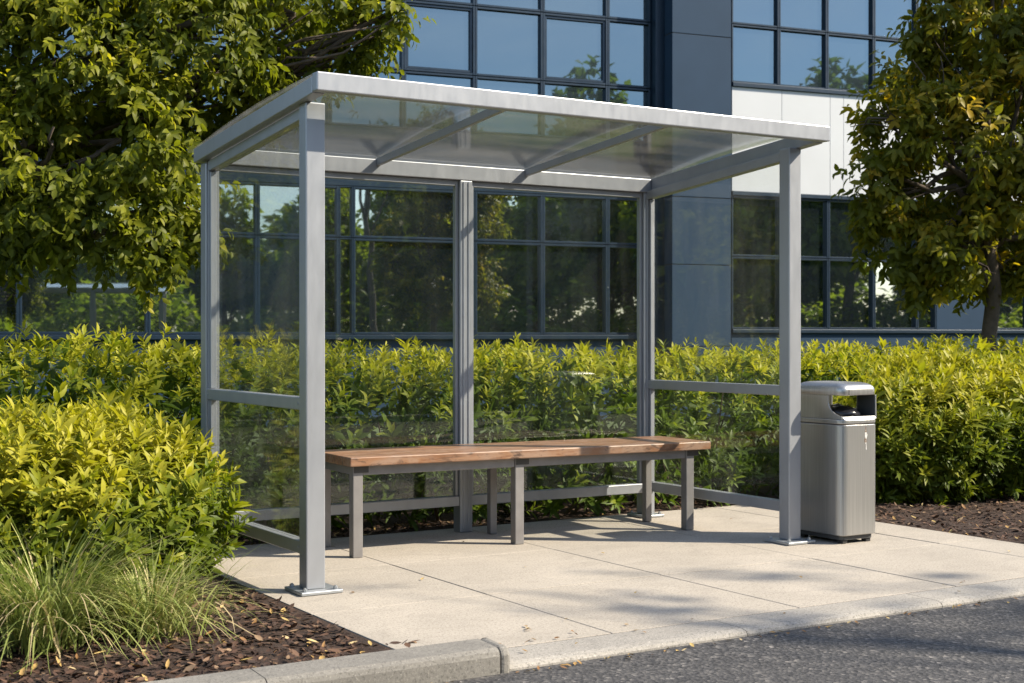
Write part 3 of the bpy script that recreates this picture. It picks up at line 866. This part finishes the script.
def shrub(name, lumps, n_shoots, n_inner, mat, label, cat, leaf_len, leaf_w, slen, top_tint, power=2.4, nleaf=10, upward=0.55, stems=30, keep=.72, cull=None, droop=.3, base_tint=.16):
    """foliage (shoots of leaves all through the outer shell plus bigger leaves within) and woody stems"""
    base = np.mean([l[:2] for l in lumps], 0)
    root = empty(name, to_world(np.array([[base[0], base[1], 0.0]]))[0])
    inv = np.array(root.location)
    tag(root, label, cat)
    P, G, r = lump_points(lumps, n_shoots, .62, power, keep)
    if cull is not None:
        ok = cull(P); P, G, r = P[ok], G[ok], r[ok]
    D = norm(G * .9 + np.array([0, 0, upward]) + rng.normal(0, .28, P.shape))
    zt = max(l[2] + l[5] for l in lumps)
    # young growth is golden and sits at the shoot ends that stand up highest
    young = np.clip((P[:, 2] / zt - .38) / .42, 0, 1) * np.clip(D[:, 2] * 1.1 + .35, 0, 1)
    patch = np.sin(P[:, 0] * 3.1 + 2 * np.sin(P[:, 1] * 2.3)) * np.sin(P[:, 1] * 3.7 + P[:, 2] * 4.1)
    tint = np.clip(base_tint + .10 * patch + top_tint * young * rng.uniform(.6, 1.15, len(P)) + rng.normal(0, .14, len(P)), 0, 1)
    B = P - D * slen * .6
    szs = rng.uniform(.55, 1.2, len(P)) * np.where(rng.uniform(0, 1, len(P)) < .05, 1.35, 1)
    args = shoots(to_world(B) - inv, rot_world(D), nleaf, slen * rng.uniform(.6, 1.5, len(P)) * np.where(rng.uniform(0, 1, len(P)) < .05, 1.7, 1), (leaf_len * szs)[:, None], (leaf_w * szs)[:, None], tint, droop=droop)
    V, F, T = blades(*args[:6], droop=args[6])
    Q, G2, r2 = lump_points(lumps, n_inner, .22, power, min(keep, .40))
    if cull is not None:
        ok = cull(Q); Q, G2 = Q[ok], G2[ok]
    A = norm(G2 + rng.normal(0, .7, Q.shape)); U = norm(np.cross(A, rand_unit(len(Q))))
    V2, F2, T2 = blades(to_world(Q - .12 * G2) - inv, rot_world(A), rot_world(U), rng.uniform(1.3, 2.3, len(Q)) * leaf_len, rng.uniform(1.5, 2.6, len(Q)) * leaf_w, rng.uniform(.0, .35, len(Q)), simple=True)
    allV = np.concatenate([V, V2]); F2 = [f + len(V) for f in F2]
    nmesh('foliage', allV, F + F2, mat, root, attr=np.concatenate([T, T2]))
    st = MB()
    for k in range(stems):
        l = lumps[rng.integers(len(lumps))]
        u = l[0] + rng.normal(0, l[3] * .35); v = l[1] + rng.normal(0, l[4] * .3)
        a = np.array([[u, v, -.02]]); e = np.array([[u + rng.normal(0, .22), v + rng.normal(0, .2), l[2] + l[5] * rng.uniform(.0, .7)]])
        mid = (a + e) / 2 + rng.normal(0, .04, (1, 3))
        pts = [Vector(to_world(q)[0] - inv) for q in (a, mid, e)]
        st.tube(pts, [.012, .009, .004], 5)
    xs = sorted(lumps); st.tube([Vector(to_world(np.array([[l[0], l[1], -.035]]))[0] - inv) for l in xs], .012, 5)
    st.build('stems', M['rubber_leaf_stem'], root)
    return root

# long clipped hedge behind the shelter
hl = []
u = -15.0
while u < 13.0:
    w = random.uniform(.55, .9)
    hl.append((u, 2.45 + random.uniform(-.12, .12), .50 + random.uniform(-.03, .03), w, .80 + random.uniform(-.08, .05), .555 + random.uniform(-.05, .05) + (.10 if u < .6 else 0)))
    hl.append((u + .3, 3.30, .52, w, .72, .585 + random.uniform(-.05, .05) + (.08 if u < .6 else 0)))
    hl.append((u + .2, 1.90 + random.uniform(-.04, .04), .17, w * .8, .30, .26))
    u += w * .85
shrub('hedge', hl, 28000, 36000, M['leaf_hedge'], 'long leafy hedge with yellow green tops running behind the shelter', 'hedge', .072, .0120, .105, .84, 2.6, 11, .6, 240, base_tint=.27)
# rounded shrub in front of the hedge by the bin
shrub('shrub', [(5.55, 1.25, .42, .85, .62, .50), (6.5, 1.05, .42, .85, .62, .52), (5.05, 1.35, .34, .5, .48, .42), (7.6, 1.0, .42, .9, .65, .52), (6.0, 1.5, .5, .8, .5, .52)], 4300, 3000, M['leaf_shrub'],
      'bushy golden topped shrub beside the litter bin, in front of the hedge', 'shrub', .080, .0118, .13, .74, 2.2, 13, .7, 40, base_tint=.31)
# big golden shrub beside the open end of the shelter
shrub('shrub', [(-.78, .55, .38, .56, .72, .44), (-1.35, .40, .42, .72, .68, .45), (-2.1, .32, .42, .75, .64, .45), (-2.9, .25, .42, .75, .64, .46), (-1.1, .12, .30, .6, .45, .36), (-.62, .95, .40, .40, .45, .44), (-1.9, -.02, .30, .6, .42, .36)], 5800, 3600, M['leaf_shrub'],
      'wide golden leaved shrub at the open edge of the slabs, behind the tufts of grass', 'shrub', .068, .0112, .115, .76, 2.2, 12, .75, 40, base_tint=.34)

# ------------------------------------------------------------------ grass tufts
def tuft(px_, py_, n, hgt, spread, label, seed, gold=0.0):
    Y = FPX * CAMH / (py_ - 337.0)
    P = at(px_, py_, Y); root = empty('grass_tuft', (P.x, P.y, -.01))
    tag(root, label, 'ornamental grass')
    r_ = np.random.default_rng(seed)
    ph = r_.uniform(0, 6.28, n); rad = np.abs(r_.normal(0, spread * .22, n))
    B = np.stack([np.cos(ph) * rad, np.sin(ph) * rad, np.zeros(n)], 1)
    az = ph + r_.normal(0, .7, n)
    lean = np.clip(r_.gamma(2.0, .17, n), .03, 1.2)
    L = hgt * r_.uniform(.65, 1.25, n)
    w = r_.uniform(.0022, .0052, n)
    tint = np.clip(r_.normal(.45 + gold, .2, n), 0, .9); tint[r_.uniform(0, 1, n) < .10] = 1.0
    SEG = 7
    pos = B.copy(); ang = lean.copy(); dirh = np.stack([np.cos(az), np.sin(az), np.zeros(n)], 1)
    side = np.stack([-np.sin(az), np.cos(az), np.zeros(n)], 1)
    bend = r_.uniform(.10, .36, n)
    rows = []
    for s in range(SEG + 1):
        wt = w * (1 - (s / SEG) ** 2 * .92)
        rows += [pos - side * wt[:, None], pos + side * wt[:, None]]
        d = dirh * np.sin(ang)[:, None] + np.array([0, 0, 1.0]) * np.cos(ang)[:, None]
        pos = pos + d * (L / SEG)[:, None] + side * (r_.normal(0, .006, n))[:, None]
        ang = ang + bend
    V = np.stack(rows, 1).reshape(-1, 3)
    V[:, 2] = np.maximum(V[:, 2], .012)
    k = 2 * (SEG + 1)
    F = np.array([[2 * s, 2 * s + 1, 2 * s + 3, 2 * s + 2] for s in range(SEG)])
    F = (F[None] + (np.arange(n) * k)[:, None, None]).reshape(-1, 4)
    nmesh('blades', V, F, M['blade'], root, attr=np.repeat(tint, k))
    return root
tuft(46, 645, 850, .57, .52, 'large arching tuft of fine green grass in the bark mulch', 3)
tuft(152, 634, 460, .42, .42, 'smaller paler tuft of fine grass nearer the slab edge', 4, .12)

# ------------------------------------------------------------------ trees
def limb_path(a, b, n=6, sag=0.08, wob=.05):
    a = Vector(a); b = Vector(b); L = (b - a).length
    pts = []
    for i in range(n + 1):
        t = i / n
        p_ = a.lerp(b, t) + Vector((0, 0, math.sin(t * math.pi) * L * sag))
        if 0 < i < n: p_ += Vector((random.gauss(0, wob), random.gauss(0, wob), random.gauss(0, wob))) * L * .5
        pts.append(p_)
    return pts

def tree(name, base, trunk_top, r_trunk, lumps, n_twigs, leaf_mat_, label, leaf_len, leaf_w, nleaf=9, twig=.35, droop=.5, hang=.35, subs=5, gold=.2, simple=False, group=None, tint0=.4, hole_cut=.22):
    root = empty(name, base); tag(root, label, 'tree', group)
    o3 = Vector(base)
    tp = limb_path((0, 0, -.1), Vector(trunk_top) - o3, 7, 0, .02)
    tr = MB()
    rr = [r_trunk * (1.25 if i == 0 else 1 - .06 * i) for i in range(len(tp))]
    tr.tube(tp, rr, 12)
    tr_o = tr.build('trunk', M['bark'], root, smooth=True)
    br = MB()
    C = np.array([l[:3] for l in lumps]) - np.array(o3)
    ends = []
    for c, l in zip(C, lumps):
        st = tp[-1 - random.randrange(0, 4)] if len(tp) > 5 else tp[-1]
        path = limb_path(st, c, 7, .06, .045)
        d0 = r_trunk * random.uniform(.28, .45)
        br.tube(path, [d0 * (1 - .8 * i / 7) + .004 for i in range(8)], 7)
        for k in range(subs):
            s = path[random.randrange(3, 8)]
            v = rand_unit(1)[0]; e = c + v * np.array(l[3:]) * .8
            q = limb_path(s, e, 5, .03, .06)
            br.tube(q, [d0 * .30 * (1 - .75 * i / 5) + .002 for i in range(6)], 5)
            ends.append(q)
    br.build('branches', M['bark'], root, smooth=True)
    L2 = [tuple(c) + tuple(l[3:]) for c, l in zip(C, lumps)]
    P, G, r = lump_points(L2, n_twigs, .30, 2.0, .55, -1e9)
    # thin out in patches so that light comes through
    hole = np.sin(P[:, 0] * 4.1 + 1) * np.sin(P[:, 1] * 3.7) * np.sin(P[:, 2] * 4.6 + 2)
    ok = hole < hole_cut; P, G = P[ok], G[ok]
    D = norm(G * .8 + np.array([0, 0, -hang]) + rng.normal(0, .45, P.shape))
    tint = np.clip(tint0 + rng.normal(0, .16, len(P)) + gold * np.clip(G[:, 2] + .3, 0, 1) * rng.uniform(0, 1, len(P)), 0, 1)
    a = shoots(P - D * twig * .5, D, nleaf, twig * rng.uniform(.6, 1.2, len(P)), leaf_len, leaf_w, tint, lo=1.2, hi=.5, droop=droop, tipgold=.2)
    # leaves hang a little whatever way the twig points
    A = norm(a[1] + np.array([0, 0, -.25])); U = norm(np.array([0, 0, 1.0]) + a[2] * .8); U = norm(U - A * (A * U).sum(1, keepdims=True))
    V, F, T = blades(a[0], A, U, a[3], a[4], a[5], droop=droop * rng.uniform(.2, 1.2, len(A)), simple=simple)
    nmesh('crown', V, F, leaf_mat_, root, attr=T)
    return root

def lump_px(px_, py_, Y, r, sy=1.0):
    p_ = at(px_, py_, Y); return (p_.x, p_.y, p_.z, r, r * 1.0, r * sy)
LT = [(60, 60, 10.0, .85), (185, 40, 10.2, .85), (295, 15, 10.4, .60), (355, 32, 10.3, .32), (120, 140, 9.8, .72), (40, 180, 9.6, .62), (110, 205, 9.7, .50), (160, 185, 10.0, .40),
      (150, 245, 9.6, .28), (245, 70, 10.6, .50), (90, -90, 10.5, 1.2), (260, -80, 10.8, .95), (-90, 40, 10.1, 1.2), (-60, 150, 10.0, .9), (-20, 225, 9.6, .4), (388, 14, 10.2, .17), (70, 245, 9.6, .2), (190, 235, 9.8, .22)]
tree('tree', (-5.3, 11.2, 0), (-4.9, 11.0, 2.6), .17, [lump_px(*l) for l in LT], 9800, M['leaf_ltree'],
     'leafy green tree leaning over the open end of the shelter roof', .071, .0185, 9, .30, .5, .45, 6, .45, hole_cut=.09, tint0=.37)
RTR = [(985, 20, 14, .72), (925, 85, 14, .52), (895, 130, 13.8, .45), (965, 150, 13.8, .75), (885, 182, 13.9, .38), (900, 240, 14, .42), (960, 245, 13.8, .55), (1030, 215, 14, .75), (1045, 110, 14, .95),
       (985, -70, 14, .8), (1060, -30, 14, 1.0), (868, 118, 13.8, .24), (868, 215, 13.9, .20), (1005, 272, 14, .25), (930, 25, 14.2, .34), (920, 285, 13.9, .20), (1110, 60, 14, .9), (1100, 220, 14.2, .7)]
bR = at(990, 457.6, 14.0)
tree('tree', (bR.x, bR.y, 0), (bR.x + .05, bR.y, 2.9), .095, [lump_px(*l) for l in RTR], 5600, M['leaf_rtree'],
     'bronze green tree on a slim trunk rising behind the hedge, before the white panels', .100, .0245, 8, .29, .55, .35, 5, .6, hole_cut=.08, tint0=.42)

# street tree beyond the frame whose sparse boughs dapple the slabs and road
tree('tree', (11.6, 3.4, 0), (11.3, 3.6, 5.6), .12, [(9.6, 5.65, 7.3, .9, .28, .28), (10.9, 4.7, 7.2, .9, .35, .35), (9.1, 5.3, 6.6, .6, .25, .22), (11.9, 5.9, 7.9, 1.0, .35, .35), (11.4, 3.5, 6.6, .8, .35, .35), (12.6, 5.0, 7.6, .8, .3, .35)], 48, M['leaf_rtree'],
     'sparse tall street tree that dapples the slabs and the road', .13, .032, 8, .34, .5, .3, 4, .3)

# trees over the road, mirrored in the windows
proto = tree('tree', (0, 0, 0), (0, 0, 3.6), .22, [(0, 0, 6.2, 2.2, 2.2, 2.4), (1.4, .6, 4.6, 1.6, 1.6, 1.5), (-1.5, -.3, 4.8, 1.6, 1.5, 1.5), (.3, -1.6, 4.9, 1.6, 1.5, 1.5), (-.2, 1.6, 5.2, 1.5, 1.5, 1.5), (.4, .2, 8.2, 1.3, 1.3, 1.6)], 1250, M['leaf_far'],
             'tall leafy tree over the road, mirrored in the office windows', .36, .11, 7, .8, .4, .2, 3, .3, True, hole_cut=.1, group= 'trees over the road mirrored in the windows')
spots = [(13.6, -8.4, .72, .95), (13.9, -2.1, .72, .8), (18.6, -3.0, .85, .95), (17.2, -7.2, .8, 1.0), (21.0, 1.2, .70, 1.0), (25.5, .2, 1.22, .9), (24.6, 5.4, 1.05, .8), (29.2, 2.0, 1.0, .95), (27.4, 7.2, .9, .85), (30.8, 7.6, 1.2, 1.0), (31.6, 12.4, 1.15, .95), (35.6, 8.6, 1.25, 1.0), (9.0, -10.0, .62, 1.1), (8.6, -16.0, .7, 1.1), (22.5, -2.2, .74, 1.2)]
for i, (x, y, s, w) in enumerate(spots):
    o = proto if i == 0 else copy_tree(proto)
    o.location = (x, y, -.1); o.rotation_euler.z = i * 1.9; o.scale = (s * w, s * w, s)

far = [(34, -6), (37.5, -2.5), (31, -4.5), (41, -3), (46, -6), (44, 15), (43, 7), (50, 11), (47, 20), (40, -2), (50, 3), (28, -12), (24, -17), (18, -21), (12, -24), (4, -25), (-4, -24), (31, -17), (24, -25)]
for i, (x, y) in enumerate(far):
    o = copy_tree(proto); o.location = (x, y, -.1); o.rotation_euler.z = i * 2.3; o.scale = (1.4, 1.4, .78 if i > 4 else .95)
# rough undergrowth along the far side of the road
n = 42000
uu = rng.uniform(-14, 42, n); t = rng.uniform(0, 1, n)
hh = 2.5 + .6 * np.sin(uu * .9) + .35 * np.sin(uu * 2.3 + 1)
P = np.stack([uu, rng.choice([-15, -21, -29], n, p=[.42, .3, .28]) + rng.normal(0, 1.1, n), -.1 + hh * t ** .7], 1)
U = norm(rng.normal(0, .6, (n, 3)) + np.array([0, 0, 1.0])); A = norm(np.cross(U, rand_unit(n)))
V, F, T = blades(to_world(P), A, U, rng.uniform(.25, .5, n), rng.uniform(.06, .13, n), np.clip(rng.normal(.4, .2, n), 0, 1), simple=True)
o = nmesh('undergrowth', V, F, M['leaf_far'], attr=T); tag(o, 'rough green undergrowth below the trees over the road', 'undergrowth', kind='stuff')

for i, (x, y) in enumerate([(-20.5, 14.6), (-26, 18), (-26, 13), (-32, 20), (-33, 15.5), (-39, 22), (-40, 17)]):  # unseen trees added to block the bright horizon mirrored in the side pane
    o = copy_tree(proto); o.location = (x, y, -.1); o.rotation_euler.z = i * 1.3; o.scale = (1.5, 1.5, .72)
    o['label'] = 'low spreading tree added past the end of the office block to hide the horizon in the shelter glass'; o['group'] = 'trees added past the end of the office block'

n = 9000  # unseen strip of leaves, added to close the bright gap below those trees
t = rng.uniform(0, 1, n)
px_ = -18 - 28 * t; py_ = 16.5 + 8 * t + rng.normal(0, 1.6, n)
P = np.stack([px_, py_, -.1 + rng.uniform(0, 1, n) ** .7 * (2.6 + .5 * np.sin(px_))], 1)
U = norm(rng.normal(0, .6, (n, 3)) + np.array([0, 0, 1.0])); A = norm(np.cross(U, rand_unit(n)))
V, F, T = blades(P, A, U, rng.uniform(.3, .6, n), rng.uniform(.08, .16, n), np.clip(rng.normal(.35, .2, n), 0, 1), simple=True)
o = nmesh('undergrowth', V, F, M['leaf_far'], attr=T); tag(o, 'rough green undergrowth added past the end of the office block to hide the horizon', 'undergrowth', kind='stuff')
